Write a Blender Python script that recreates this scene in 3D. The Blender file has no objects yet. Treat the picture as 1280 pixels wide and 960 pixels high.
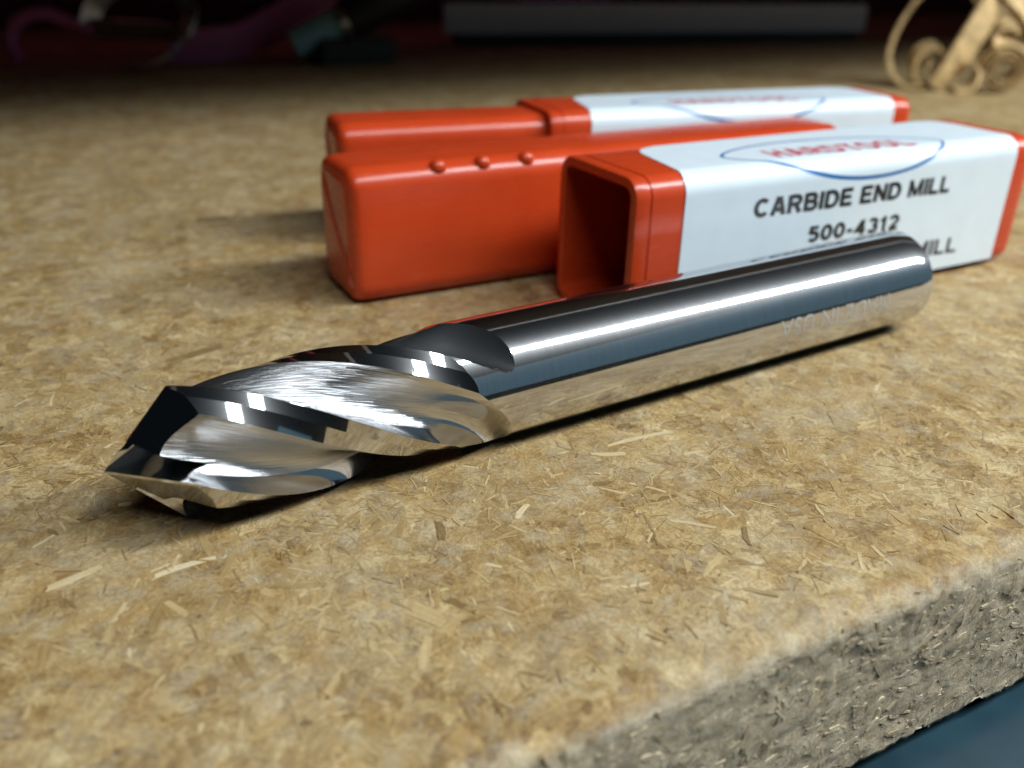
import bpy, bmesh, math, random
import numpy as np
from mathutils import Vector, Matrix

# ------------------------------------------------------------------ camera, world, lights, exposure
MM = 0.001                                   # everything below is written in millimetres
sc = bpy.context.scene
COL = sc.collection
random.seed(7); rng = np.random.default_rng(7)

cd = bpy.data.cameras.new('camera'); cam = bpy.data.objects.new('camera', cd); COL.objects.link(cam)
F = Vector((0.4845739, 0.75754503, -0.43739418)); Rr = Vector((0.84740528, -0.53057419, 0.01988283)); Uu = Vector((0.21700792, 0.38028484, 0.89905006))
m = Matrix((Rr, Uu, -F)).transposed().to_4x4(); m.translation = Vector((-3.7495, -44.7274, 28.8273)) * MM
cam.matrix_world = m
cd.sensor_width = 36; cd.lens = 36 * 1128 / 1280; cd.clip_start = 0.002; cd.clip_end = 20
cd.dof.use_dof = True; cd.dof.focus_distance = 0.0535; cd.dof.aperture_fstop = 40
sc.camera = cam

w = bpy.data.worlds.new('World'); sc.world = w; w.use_nodes = True
w.node_tree.nodes['Background'].inputs[0].default_value = (0.30, 0.50, 0.62, 1)
w.node_tree.nodes['Background'].inputs[1].default_value = 0.010

def area(name, loc, target, sx, sy, power, col, spread=180):
    d = bpy.data.lights.new(name, 'AREA'); d.shape = 'RECTANGLE'; d.size = sx * MM; d.size_y = sy * MM
    d.energy = power; d.color = col; d.spread = math.radians(spread)
    o = bpy.data.objects.new(name, d); COL.objects.link(o)
    o.location = Vector(loc) * MM
    o.rotation_euler = (Vector(target) - Vector(loc)).to_track_quat('-Z', 'Y').to_euler()
    return o
lamp = area('work_lamp', (265, -126, 215), (80, 20, 0), 290, 29, 1.55, (0.90, 0.97, 1.0))
lamp.rotation_euler = (math.radians(24), math.radians(26), 0)
lamp2 = area('far_tube_lamp', (26, -126, 215), (80, 20, 0), 180, 46, 0.40, (0.90, 0.97, 1.0))
lamp2.rotation_euler = (math.radians(24), 0, 0)
area('window_light', (520, -520, 170), (40, 0, 5), 900, 420, 0.19, (0.40, 0.76, 1.0))

sc.view_settings.view_transform = 'Standard'; sc.view_settings.look = 'None'
sc.view_settings.exposure = 0.0; sc.view_settings.gamma = 1.0
sc.render.engine = 'CYCLES'; sc.cycles.use_denoising = True
sc.cycles.max_bounces = 8; sc.cycles.caustics_reflective = False; sc.cycles.caustics_refractive = False; sc.cycles.sample_clamp_indirect = 4

# ------------------------------------------------------------------ material helpers
def mat(name):
    M = bpy.data.materials.new(name); M.use_nodes = True
    nt = M.node_tree
    return M, nt, nt.nodes['Principled BSDF']
class N:
    """small node-tree writer"""
    def __init__(s, nt): s.nt = nt
    def new(s, t, **k):
        n = s.nt.nodes.new(t)
        for a, v in k.items(): setattr(n, a, v)
        return n
    def link(s, a, b): s.nt.links.new(a, b)
    def val(s, sock, v):
        if hasattr(v, 'is_output') or hasattr(v, 'links'): s.link(v, sock)
        else: sock.default_value = v
    def noise(s, vec, scale, detail=3, rough=.55, dist=0):
        n = s.new('ShaderNodeTexNoise'); s.link(vec, n.inputs['Vector'])
        n.inputs['Scale'].default_value = scale; n.inputs['Detail'].default_value = detail
        n.inputs['Roughness'].default_value = rough; n.inputs['Distortion'].default_value = dist
        return n.outputs['Fac']
    def voro(s, vec, scale, feat='F1', out='Color', rand=1):
        n = s.new('ShaderNodeTexVoronoi', feature=feat); s.link(vec, n.inputs['Vector'])
        n.inputs['Scale'].default_value = scale; n.inputs['Randomness'].default_value = rand
        return n.outputs[out]
    def math(s, op, a, b=0.0, c=0.0):
        n = s.new('ShaderNodeMath', operation=op)
        for i, v in enumerate((a, b, c)): s.val(n.inputs[i], v)
        return n.outputs[0]
    def mapping(s, vec, scale=(1, 1, 1), loc=(0, 0, 0), rot=(0, 0, 0)):
        n = s.new('ShaderNodeMapping'); s.link(vec, n.inputs['Vector'])
        n.inputs['Scale'].default_value = scale; n.inputs['Location'].default_value = loc; n.inputs['Rotation'].default_value = rot
        return n.outputs[0]
    def ramp(s, fac, stops):
        n = s.new('ShaderNodeValToRGB'); s.link(fac, n.inputs[0])
        e = n.color_ramp.elements
        while len(e) < len(stops): e.new(0.5)
        for i, (p, c) in enumerate(stops): e[i].position = p; e[i].color = (*c, 1) if len(c) == 3 else c
        return n.outputs[0]
    def mix(s, fac, a, b, typ='MIX'):
        n = s.new('ShaderNodeMix', data_type='RGBA', blend_type=typ)
        s.val(n.inputs[0], fac); 
        for i, v in ((6, a), (7, b)):
            if hasattr(v, 'links'): s.link(v, n.inputs[i])
            else: n.inputs[i].default_value = (*v, 1)
        return n.outputs[2]
    def bump(s, h, strength, dist, normal=None):
        n = s.new('ShaderNodeBump'); s.link(h, n.inputs['Height'])
        n.inputs['Strength'].default_value = strength; n.inputs['Distance'].default_value = dist
        if normal is not None: s.link(normal, n.inputs['Normal'])
        return n.outputs[0]

def plain(name, col, rough=.5, metal=0., spec=.5, noise_scale=900., var=.12, bump=.0, coat=0.):
    M, nt, b = mat(name); n = N(nt)
    tc = n.new('ShaderNodeTexCoord').outputs['Object']
    f = n.noise(tc, noise_scale, 4)
    lo = tuple(c * (1 - var) for c in col); hi = tuple(min(1, c * (1 + var)) for c in col)
    n.link(n.ramp(f, [(.3, lo), (.7, hi)]), b.inputs['Base Color'])
    r = n.math('MULTIPLY_ADD', n.noise(tc, noise_scale * 2.3, 3), .25 * rough, rough * .875)
    n.link(r, b.inputs['Roughness'])
    b.inputs['Metallic'].default_value = metal; b.inputs['Specular IOR Level'].default_value = spec
    b.inputs['Coat Weight'].default_value = coat
    if bump:
        n.link(n.bump(n.noise(tc, noise_scale * 3, 4), bump, .00005), b.inputs['Normal'])
    return M

def plastic_material():
    M, nt, b = mat('orange_red_plastic'); n = N(nt)
    tc = n.new('ShaderNodeTexCoord').outputs['Object']
    f = n.noise(tc, 160, 3)
    base = n.ramp(f, [(.3, (.50, .046, .010)), (.7, (.57, .058, .013))])
    scuff = n.ramp(n.noise(n.mapping(tc, (220, 1400, 500), (0, 0, 0), (.3, .5, .2)), 1, 6, .75), [(.64, (0, 0, 0)), (.76, (.35, .35, .35))])
    n.link(n.mix(scuff, base, (.62, .16, .09)), b.inputs['Base Color'])
    n.link(n.math('MULTIPLY_ADD', n.noise(n.mapping(tc, (60, 900, 900)), 1, 4), .16, .20), b.inputs['Roughness'])
    b.inputs['Subsurface Weight'].default_value = .0; b.inputs['Subsurface Radius'].default_value = (1, .25, .1)
    b.inputs['Subsurface Scale'].default_value = .0006
    h = n.math('ADD', n.noise(n.mapping(tc, (40, 500, 500)), 1, 2), n.math('MULTIPLY', n.noise(tc, 3500, 2), .10))
    n.link(n.bump(h, .12, .00006), b.inputs['Normal'])
    return M
PLASTIC = plastic_material()
PAPER = plain('white_label_paper', (.70, .79, .85), .30, 0, .5, 400, .03, .05)
INK_BLACK = plain('black_ink', (.012, .013, .016), .4)
INK_BLUE = plain('blue_ink', (.010, .13, .38), .4)
INK_RED = plain('red_ink', (.52, .035, .06), .4)

def carbide(name, rough, streak, streak_bump, haze=.10, polish=False):
    M, nt, b = mat(name); n = N(nt)
    uv = n.new('ShaderNodeUVMap', uv_map='grind').outputs[0]
    tc = n.new('ShaderNodeTexCoord').outputs['Object']
    s1 = n.noise(n.mapping(uv, (.05, 9, 1)), 1, 4, .65)
    s2 = n.noise(n.mapping(uv, (.04, 28, 1)), 1, 3, .6)
    s = n.math('ADD', n.math('MULTIPLY', s1, .55), n.math('MULTIPLY', s2, .45))
    b.inputs['Metallic'].default_value = 1
    n.link(n.ramp(s, [(.25, (.56, .565, .58)), (.75, (.70, .70, .71))]), b.inputs['Base Color'])
    smudge = n.noise(tc, 420, 4, .6)
    r = n.math('ADD', n.math('MULTIPLY_ADD', s, streak, rough - streak * .5), n.math('MULTIPLY_ADD', smudge, .06, -.03))
    if polish:                                   # the wheel runs out: the grind turns from brushed to polished towards the shank
        sx = n.new('ShaderNodeSeparateXYZ'); n.link(uv, sx.inputs[0])
        pol = n.ramp(n.math('MULTIPLY_ADD', sx.outputs[0], 1 / 30., 0), [(15.5 / 30, (0, 0, 0)), (18.8 / 30, (1, 1, 1))])
        keep = n.math('SUBTRACT', 1.0, pol); r = n.math('ADD', n.math('MULTIPLY', r, keep), n.math('MULTIPLY', pol, .11)); s = n.math('MULTIPLY', s, keep)
    n.link(n.math('MAXIMUM', r, .03), b.inputs['Roughness'])
    b2 = n.new('ShaderNodeBsdfAnisotropic'); n.link(b.inputs['Base Color'].links[0].from_socket, b2.inputs['Color'])
    b2.inputs['Roughness'].default_value = min(.55, rough * 1.2 + .26)
    if streak_bump:
        bn = n.bump(s, streak_bump, .00004); n.link(bn, b.inputs['Normal']); n.link(bn, b2.inputs['Normal'])
    mx = n.new('ShaderNodeMixShader'); mx.inputs[0].default_value = haze
    n.link(b.outputs[0], mx.inputs[1]); n.link(b2.outputs[0], mx.inputs[2])
    n.link(mx.outputs[0], nt.nodes['Material Output'].inputs['Surface'])
    return M
CARB_SHANK = carbide('polished_carbide', .075, .05, .02, .10)
CARB_LAND = carbide('ground_relief_carbide', .055, .03, .012)
CARB_FLUTE = carbide('brushed_flute_carbide', .22, .20, 1.2, .08, True)
CARB_END = carbide('end_grind_carbide', .08, .05, .03, .02)
ETCH = plain('laser_etched_carbide', (.50, .49, .47), .5, .45, .5, 3000, .2)

def wood_nodes(n, vec, tint_lo, tint_hi, orient_scale, seed):
    """patches of straight fibre, each patch turned its own way"""
    v = n.mapping(vec, (1, 1, 1), (seed, seed * .7, seed * .3))
    warp = n.new('ShaderNodeVectorMath', operation='ADD'); n.link(v, warp.inputs[0])
    nn = n.new('ShaderNodeTexNoise'); n.link(v, nn.inputs['Vector']); nn.inputs['Scale'].default_value = orient_scale * 1.7
    sc_ = n.new('ShaderNodeVectorMath', operation='SCALE'); n.link(nn.outputs['Color'], sc_.inputs[0]); sc_.inputs['Scale'].default_value = .9 / orient_scale
    n.link(sc_.outputs[0], warp.inputs[1])
    cell = n.voro(warp.outputs[0], orient_scale)
    sep = n.new('ShaderNodeSeparateColor'); n.link(cell, sep.inputs[0])
    rot = n.new('ShaderNodeVectorRotate', rotation_type='Z_AXIS'); n.link(v, rot.inputs['Vector'])
    n.link(n.math('MULTIPLY', sep.outputs[0], 6.283), rot.inputs['Angle'])
    off = n.new('ShaderNodeVectorMath', operation='ADD'); n.link(rot.outputs[0], off.inputs[0])
    n.link(cell, off.inputs[1])
    fib = n.noise(n.mapping(off.outputs[0], (orient_scale * .9, orient_scale * 11, orient_scale * 2)), 1, 5, .62)
    return fib, sep.outputs[1], sep.outputs[2]

def board_colour(n, tc, S=(1, 1, 1), edge=False):
    if edge: tc = n.mapping(tc, (.75, 1, 1.5))
    f1, a1, c1 = wood_nodes(n, tc, 0, 0, 1100 if edge else 520, .11)
    f2, a2, c2 = wood_nodes(n, tc, 0, 0, 2300 if edge else 1250, .37)
    g = n.math('ADD', n.math('MULTIPLY', f1, .45), n.math('MULTIPLY', f2, .55))
    g = n.math('ADD', n.math('MULTIPLY', g, .70), n.math('MULTIPLY', n.math('ADD', a1, a2), .15))
    def c(r, g_, b_): return (r * S[0], g_ * S[1], b_ * S[2])
    colr = n.ramp(g, [(.28, c(.075, .036, .012)), (.41, c(.235, .143, .052)), (.52, c(.38, .258, .108)), (.63, c(.53, .395, .195)), (.76, c(.76, .65, .43))])
    big = n.noise(tc, 240 if edge else 70, 5, .65)
    colr = n.mix(n.ramp(big, [(.38, (0, 0, 0)), (.72, (.6, .6, .6))]), colr, c(.25, .150, .050))
    grey = n.noise(n.mapping(tc, (1, 1, 1), (.4, .2, .1)), 300 if edge else 120, 5, .65)
    colr = n.mix(n.ramp(grey, [(.45, (0, 0, 0)), (.75, (.6, .6, .6))]), colr, c(.50, .42, .28))
    grey2 = n.noise(n.mapping(tc, (1, 1, 1), (.7, .9, .3)), 620, 4, .6)
    colr = n.mix(n.ramp(grey2, [(.48, (0, 0, 0)), (.70, (.5, .5, .5))]), colr, c(.40, .345, .245))
    ochre = n.noise(n.mapping(tc, (1, 1, 1), (.1, .5, .8)), 520, 4, .6)
    colr = n.mix(n.ramp(ochre, [(.50, (0, 0, 0)), (.70, (.55, .55, .55))]), colr, c(.36, .215, .072))
    pit = n.noise(tc, 1100 if edge else 900, 5, .74)
    pm = n.ramp(pit, [(.30, (1, 1, 1)), (.37, (0, 0, 0))])
    colr = n.mix(n.math('MULTIPLY', pm, .8), colr, c(.08, .04, .018))
    grit = n.noise(tc, 4200, 3, .65)
    colr = n.mix(.62, colr, n.ramp(grit, [(.25, (.30, .30, .30)), (.75, (.78, .78, .78))]), 'OVERLAY')
    return colr, g, pm, grit
def board_material(name):
    M, nt, b = mat(name); n = N(nt)
    tc = n.new('ShaderNodeTexCoord').outputs['Object']
    colr, g, pm, grit = board_colour(n, tc)
    sep = n.new('ShaderNodeSeparateXYZ'); n.link(tc, sep.inputs[0])
    low = n.math('ADD', n.math('MULTIPLY', sep.outputs[2], -1000.), n.math('MULTIPLY_ADD', n.noise(tc, 380, 4, .6), 2.4, -1.2))
    mask = n.ramp(low, [(.35, (0, 0, 0)), (1.0, (1, 1, 1))])           # weathered grey sawn side
    side = n.mix(.62, colr, n.ramp(n.noise(n.mapping(tc, (.7, 1, 1.3)), 1500, 5, .72), [(.30, (.15, .105, .06)), (.42, (.40, .345, .255)), (.56, (.57, .51, .40)), (.72, (.72, .66, .54))]))
    vf = n.noise(n.mapping(tc, (.55, 1, 2.0)), 700, 5, .75); vm = n.ramp(vf, [(.30, (1, 1, 1)), (.36, (0, 0, 0))])
    side = n.mix(n.math('MULTIPLY', vm, .85), side, (.10, .055, .028))
    colr = n.mix(mask, colr, side)
    n.link(colr, b.inputs['Base Color'])
    b.inputs['Roughness'].default_value = .62; b.inputs['Specular IOR Level'].default_value = .28
    h = n.math('ADD', n.math('MULTIPLY', g, 1.), n.math('MULTIPLY', grit, .35))
    h = n.math('SUBTRACT', h, n.math('MULTIPLY', n.math('MAXIMUM', pm, n.math('MULTIPLY', vm, mask)), .6))
    n.link(n.bump(h, .75, .00016), b.inputs['Normal'])
    return M
BOARD_TOP = board_material('particleboard')
def chip_material(name, tint):
    M, nt, b = mat(name); n = N(nt)
    uv = n.new('ShaderNodeUVMap', uv_map='grain').outputs[0]
    at = n.new('ShaderNodeAttribute', attribute_name='tone')
    oi = n.new('ShaderNodeObjectInfo')
    tone = n.math('ADD', at.outputs['Fac'], n.math('MULTIPLY_ADD', oi.outputs['Random'], .20, -.10))
    fib = n.noise(n.mapping(uv, (.35, 5.5, 1)), 1, 4, .6)
    g = n.math('ADD', n.math('MULTIPLY', tone, .62), n.math('MULTIPLY', fib, .42))
    colr = n.ramp(g, [(.10, (.065, .030, .010)), (.30, (.225, .138, .052)), (.52, (.39, .267, .112)), (.72, (.55, .412, .208)), (.95, (.80, .69, .47))])
    tc = n.new('ShaderNodeTexCoord').outputs['Object']
    bc, g2, pm, grit = board_colour(n, tc)
    colr = n.mix(.30, colr, bc)
    if tint: colr = n.mix(.55, colr, n.ramp(g, [(.2, (.15, .11, .07)), (.5, (.50, .44, .335)), (.85, (.76, .70, .57))]))
    n.link(colr, b.inputs['Base Color'])
    b.inputs['Roughness'].default_value = .6; b.inputs['Specular IOR Level'].default_value = .3
    n.link(n.bump(n.math('ADD', fib, n.math('MULTIPLY', g2, .8)), .6, .00009), b.inputs['Normal'])
    return M
CHIP = chip_material('wood_chip_fibre', False); CHIP_SIDE = chip_material('grey_weathered_chip_ends', True)

BLUE_PAINT = plain('dark_blue_paint', (.016, .042, .058), .34, 0, .5, 200, .25, .12)
BLACK = plain('black_rubber', (.012, .012, .013), .6)
STEEL = plain('brushed_steel', (.52, .54, .56), .30, 1.0, .5, 700, .15)
PURPLE = plain('purple_strap', (.74, .20, .44), .65)
CURL = plain('pale_wood_shaving', (.58, .41, .20), .6, 0, .3, 500, .35, .4)
BLUE_GREY = plain('blue_grey_steel', (.66, .63, .70), .5, .05)
TEAL = plain('teal_plastic', (.30, .60, .70), .4)
SHELF_WOOD = plain('dark_stained_shelf', (.05, .032, .02), .6, 0, .3, 120, .4)
DARK_WALL = plain('dark_maroon_cloth', (.24, .05, .07), .9, 0, .2, 200, .4)

# ------------------------------------------------------------------ object helpers
def link(name, me, material=None, parent=None):
    o = bpy.data.objects.new(name, me); COL.objects.link(o)
    if material is not None and not me.materials: me.materials.append(material)
    if parent is not None: o.parent = parent
    return o
def empty(name, loc, rz=0):
    o = bpy.data.objects.new(name, None); COL.objects.link(o)
    o.empty_display_size = .005; o.location = Vector(loc) * MM; o.rotation_euler = (0, 0, rz)
    return o
def tag(o, label=None, cat=None, group=None, kind=None):
    if label: o['label'] = label
    if cat: o['category'] = cat
    if group: o['group'] = group
    if kind: o['kind'] = kind
    return o
def finish(bm, angle=30, smooth=True, scale=True):
    """bmesh in mm -> mesh in metres with edges sharper than the angle split"""
    bmesh.ops.recalc_face_normals(bm, faces=bm.faces)
    for f in bm.faces: f.smooth = smooth
    if smooth:
        for e in bm.edges:
            if len(e.link_faces) == 2 and e.calc_face_angle(0) > math.radians(angle): e.smooth = False
    if scale: bmesh.ops.scale(bm, vec=(MM, MM, MM), verts=bm.verts)
    me = bpy.data.meshes.new('m'); bm.to_mesh(me); bm.free()
    return me
def loft(bm, rings, close=True, cap0=False, cap1=False):
    vs = [[bm.verts.new(p) for p in r] for r in rings]
    for a, b in zip(vs, vs[1:]):
        k = len(a)
        for i in range(k if close else k - 1):
            bm.faces.new((a[i], a[(i + 1) % k], b[(i + 1) % k], b[i]))
    if cap0: bm.faces.new(vs[0][::-1])
    if cap1: bm.faces.new(vs[-1])
    return vs
def tube_path(pts, r, n=12, caps=True, bm=None, flat=None):
    """round (or flat=(half width, half thickness)) bar along points; rings share a smoothly carried frame"""
    own = bm is None
    if own: bm = bmesh.new()
    pts = [Vector(p) for p in pts]; rings = []; up = None
    for i, p in enumerate(pts):
        t = (pts[min(i + 1, len(pts) - 1)] - pts[max(i - 1, 0)]).normalized()
        if up is None:
            up = Vector((0, 0, 1)) if abs(t.z) < .9 else Vector((0, 1, 0))
        up = (up - t * up.dot(t)).normalized(); sd = t.cross(up)
        rr = r[i] if isinstance(r, (list, tuple)) else r
        if flat:
            a, b = flat; ring = [p + sd * x * a + up * y * b for x, y in ((-1, -1), (1, -1), (1, 1), (-1, 1))]
        else:
            ring = [p + (sd * math.cos(q) + up * math.sin(q)) * rr for q in [2 * math.pi * k / n for k in range(n)]]
        rings.append(ring)
    loft(bm, rings, True, caps, caps)
    return bm
def vnoise(x, y, seed=0):
    xi = np.floor(x).astype(np.int64); yi = np.floor(y).astype(np.int64); fx = x - xi; fy = y - yi
    fx = fx * fx * (3 - 2 * fx); fy = fy * fy * (3 - 2 * fy)
    def h(a, b):
        n = (a * 374761393 + b * 668265263 + seed * 974711) & 0x7fffffff
        n = ((n ^ (n >> 13)) * 1274126177) & 0x7fffffff
        return ((n ^ (n >> 16)) & 0xffff) / 65535.0
    return (h(xi, yi) * (1 - fx) + h(xi + 1, yi) * fx) * (1 - fy) + (h(xi, yi + 1) * (1 - fx) + h(xi + 1, yi + 1) * fx) * fy - .5
def fbm(x, y, f, oct=3, seed=0):
    s = 0; a = 1
    for o in range(oct): s = s + a * vnoise(x * f, y * f, seed + o); f *= 2.1; a *= .5
    return s

# ------------------------------------------------------------------ the board (setting)
EDGE_V, THICK, PHI = -22.75, 11.6, -0.072
def board_height(u, v): return fbm(u, v, .35, 3, 3) * .05 + fbm(u, v, 1.6, 3, 11) * .045 - .055
def build_board():
    ul = np.concatenate([np.linspace(-320, -55, 12)[:-1], np.arange(-55, 115, .3), np.linspace(115, 620, 20)])
    rows = []                                     # (v, z, kind amplitude, normal v, normal z)
    for z in np.arange(-THICK, -1.4, .26): rows.append((EDGE_V, z, 1., -1, 0))
    for a in np.linspace(0, 90, 8)[:-1]:
        c, s = math.cos(math.radians(a)), math.sin(math.radians(a))
        rows.append((EDGE_V + 1.3 - 1.3 * c, -1.3 + 1.3 * s, .9, -c, s))
    for v in np.concatenate([np.arange(EDGE_V + 1.3, 62, .3), np.linspace(62, 330, 16)]): rows.append((v, 0., 0., 0, 1))
    rows = np.array(rows); U, K = np.meshgrid(ul, np.arange(len(rows)))
    V = rows[K, 0]; Z = rows[K, 1]; A = rows[K, 2]; NV = rows[K, 3]; NZ = rows[K, 4]
    arc = np.cumsum(np.r_[0, np.hypot(np.diff(rows[:, 0]), np.diff(rows[:, 1]))])[K]
    near_edge = np.clip(1 - (V - EDGE_V - 1.3) / 3.0, 0, 1) * (A == 0)
    d_edge = fbm(U * .5, arc, .45, 4, 21) * .16 + fbm(U, arc * .5, 2.2, 2, 31) * .16 + fbm(U, arc, 1.5, 1, 41) * .10 - .10
    chipout = np.maximum(0, fbm(U, arc * .6, .22, 3, 77) - .20) * .8
    roll = fbm(U, U * 0, .09, 3, 51) * .9
    D = A * (d_edge - chipout * np.clip((Z + 5) / 4, 0, 1)) + near_edge * (d_edge - chipout) * .55
    top = (A == 0) * board_height(U, V) * np.clip(1.4 - V / 120, 0, 1)
    Y = V + NV * D - near_edge * 0 + (A > 0) * roll * .35 * np.clip((Z + 6) / 6, 0, 1)
    Zz = Z + NZ * D + top
    ragged = np.maximum(0, fbm(U, U * 0 + 3, .8, 4, 91)) * .9
    Zz = Zz + (K == 0) * ragged
    nv, nu = U.shape
    co = np.stack([U, Y, Zz], -1).reshape(-1, 3) * MM
    idx = np.arange(nv * nu).reshape(nv, nu)
    fc = np.stack([idx[:-1, :-1], idx[:-1, 1:], idx[1:, 1:], idx[1:, :-1]], -1).reshape(-1, 4)
    # underside and back so the board is a solid slab
    me = bpy.data.meshes.new('board'); extra = len(co)
    co = np.vstack([co, np.array([[ul[0], 330, -THICK], [ul[-1], 330, -THICK]]) * MM])
    faces = fc.tolist()
    faces.append([int(i) for i in idx[0, ::-1]] + [extra, extra + 1])
    faces.append([int(i) for i in idx[-1]] + [extra + 1, extra])
    me.from_pydata(co.tolist(), [], faces); me.update()
    me.materials.append(BOARD_TOP)
    nf = len(faces)
    sm = np.ones(nf, bool); sm[-2:] = False; me.polygons.foreach_set('use_smooth', sm)
    return me
board = link('board', build_board()); board.rotation_euler = (0, 0, PHI)
tag(board, 'worn tan particleboard bench top with a rough sawn front edge', kind='structure')

GU, GV = np.meshgrid(np.arange(-60, 125, .25), np.arange(-25, 66, .25), indexing='ij'); HGRID = board_height(GU, GV)
def height_at(u, v): return float(HGRID[min(max(int(round((u + 60) * 4)), 0), HGRID.shape[0] - 1), min(max(int(round((v + 25) * 4)), 0), HGRID.shape[1] - 1)])
def chip_outline(L, W, k):
    """straight shard of wood with broken ends"""
    h = L / 2; b = random.uniform(-.05, .05) * L; e = lambda: random.uniform(-.22, .10) * min(L * .6, W * 2.2)
    tw = random.uniform(.55, 1.); lo = [(-h + e(), -W / 2 * tw), (-h * .3, -W / 2 * random.uniform(.8, 1.1) + b), (h * .35, -W / 2 * random.uniform(.8, 1.1) + b), (h + e(), -W / 2 * random.uniform(.4, 1))]
    hi = [(h + e(), random.uniform(-.1, .2) * W), (h + e(), W / 2 * random.uniform(.4, 1)), (h * .3, W / 2 * random.uniform(.8, 1.1) + b), (-h * .35, W / 2 * random.uniform(.8, 1.1) + b), (-h + e(), W / 2 * tw), (-h + e(), random.uniform(-.2, .1) * W)]
    return lo + hi
def chip_geom(out, thick, z):
    """irregular flake: top polygon with its rim dropping into the board"""
    n = len(out); vs = [(x, y, z) for x, y in out] + [(x * 1.03, y * 1.1, z - thick) for x, y in out]
    fs = [list(range(n))] + [[i, i + n, (i + 1) % n + n, (i + 1) % n] for i in range(n)]
    return vs, fs
def side_y(u, z):
    arc = z + THICK
    d = fbm(u * .5, arc, .45, 4, 21) * .16 + fbm(u, arc * .5, 2.2, 2, 31) * .16 + fbm(u, arc, 1.5, 1, 41) * .10 - .10
    d = d - np.maximum(0, fbm(u, arc * .6, .22, 3, 77) - .20) * .8 * np.clip((z + 5) / 4, 0, 1)
    return EDGE_V - d + fbm(u, u * 0, .09, 3, 51) * .9 * .35 * np.clip((z + 6) / 6, 0, 1)
def build_side_chips():
    V, Fc, UV, T = [], [], [], []
    us, zs = rng.uniform(2, 95, 6500), rng.uniform(-THICK + .3, -1.3, 6500); ys = side_y(us, zs)
    for u, z, yy in zip(us.tolist(), zs.tolist(), ys.tolist()):        # ends of chips packed in the sawn side
        L = min(random.lognormvariate(-.45, .5), 2.2); W = random.uniform(.10, .40) * min(1, L); a = random.gauss(0, .8)
        vs, fs = chip_geom(chip_outline(L, W, 0), .2, 0); b0 = len(V); ou = random.uniform(0, 90); c, s_ = math.cos(a), math.sin(a)
        tone = min(.95, max(0., random.choice((random.gauss(.66, .12), random.gauss(.52, .16), random.gauss(.30, .12)))))
        y0 = yy + random.uniform(-.010, .06)
        for px, py, pz in vs: V.append((u + px * c - py * s_, y0 - pz * .9, z + px * s_ + py * c))
        for f in fs:
            Fc.append([b0 + i_ for i_ in f])
            for i_ in f: UV.append((vs[i_][0] + ou, vs[i_][1] + ou)); T.append(tone)
    me = bpy.data.meshes.new('side_chips'); me.from_pydata([(a * MM, b * MM, c * MM) for a, b, c in V], [], Fc)
    uvl = me.uv_layers.new(name='grain'); uvl.data.foreach_set('uv', np.array(UV, np.float32).ravel())
    at = me.attributes.new('tone', 'FLOAT', 'CORNER'); at.data.foreach_set('value', np.array(T, np.float32))
    me.update(); return me
def build_chips():
    V, Fc, UV, T = [], [], [], []
    def add(x, y, L, W, a, tone, lift):
        vs, fs = chip_geom(chip_outline(L, W, 0), .12, 0)
        tx, ty = random.uniform(-.014, .014), random.uniform(-.03, .03); c, s = math.cos(a), math.sin(a)
        b0 = len(V); ou, ov = random.uniform(0, 90), random.uniform(0, 90)
        h = height_at(x, y) + lift
        for px, py, pz in vs:
            V.append((x + px * c - py * s, y + px * s + py * c, h + pz + px * tx + py * ty))
        for f in fs:
            Fc.append([b0 + i for i in f])
            for i in f: UV.append((vs[i][0] + ou, vs[i][1] + ov + vs[i][2] * 2)); T.append(tone)
    for i in range(9500):                         # shards
        u = random.uniform(-36, 104); v = random.uniform(EDGE_V + 3.6, 44)
        L = min(random.lognormvariate(.18, .48), 3.4); W = min(L * random.uniform(.10, .32), .5)
        a = random.gauss(0, 1.0) + random.choice((0, 1.2, 2.3))
        tone = min(.95, max(0., random.gauss(.46, .20)))
        if L > 2.5: tone = .47 + (tone - .47) * .6
        add(u, v, L, W, a, tone, random.uniform(-.05, .012))
    for i in range(17000):                        # loose fibres and grit
        u = random.uniform(-30, 90); v = random.uniform(EDGE_V + 2.8, 34)
        L = random.uniform(.25, 1.5); W = random.uniform(.04, .14)
        tone = random.choice((random.gauss(.20, .1), random.gauss(.45, .15), random.gauss(.75, .14)))
        add(u, v, L, W, random.uniform(0, 6.28), min(1., max(0., tone)), random.uniform(-.02, .02))
    for i in range(300):                          # pale flecks
        add(random.uniform(-30, 95), random.uniform(EDGE_V + 3, 40), random.uniform(.8, 2.8), random.uniform(.12, .34), random.uniform(0, 6.28), random.uniform(.75, 1.0), .0)
    me = bpy.data.meshes.new('chips'); me.from_pydata([(a * MM, b * MM, c * MM) for a, b, c in V], [], Fc)
    uvl = me.uv_layers.new(name='grain'); uvl.data.foreach_set('uv', np.array(UV, np.float32).ravel())
    at = me.attributes.new('tone', 'FLOAT', 'CORNER'); at.data.foreach_set('value', np.array(T, np.float32))
    me.update(); return me
chips = link('wood_chips', build_chips(), CHIP, board); tag(chips, kind='stuff')
tag(link('sawn_chip_ends', build_side_chips(), CHIP_SIDE, board), kind='stuff')
def single_chip_mesh(L, W, tone):
    vs, fs = chip_geom(chip_outline(L, W, 0), .16, .05)
    me = bpy.data.meshes.new('chip'); me.from_pydata([tuple(c * MM for c in v) for v in vs], [], fs)
    o = random.uniform(0, 50); li = [l.vertex_index for l in me.loops]
    uvl = me.uv_layers.new(name='grain'); uvl.data.foreach_set('uv', np.array([(vs[i][0] + o, vs[i][1] + o * 2) for i in li], np.float32).ravel())
    at = me.attributes.new('tone', 'FLOAT', 'CORNER'); at.data.foreach_set('value', np.full(len(li), tone, np.float32))
    me.materials.append(CHIP); return me
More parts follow.
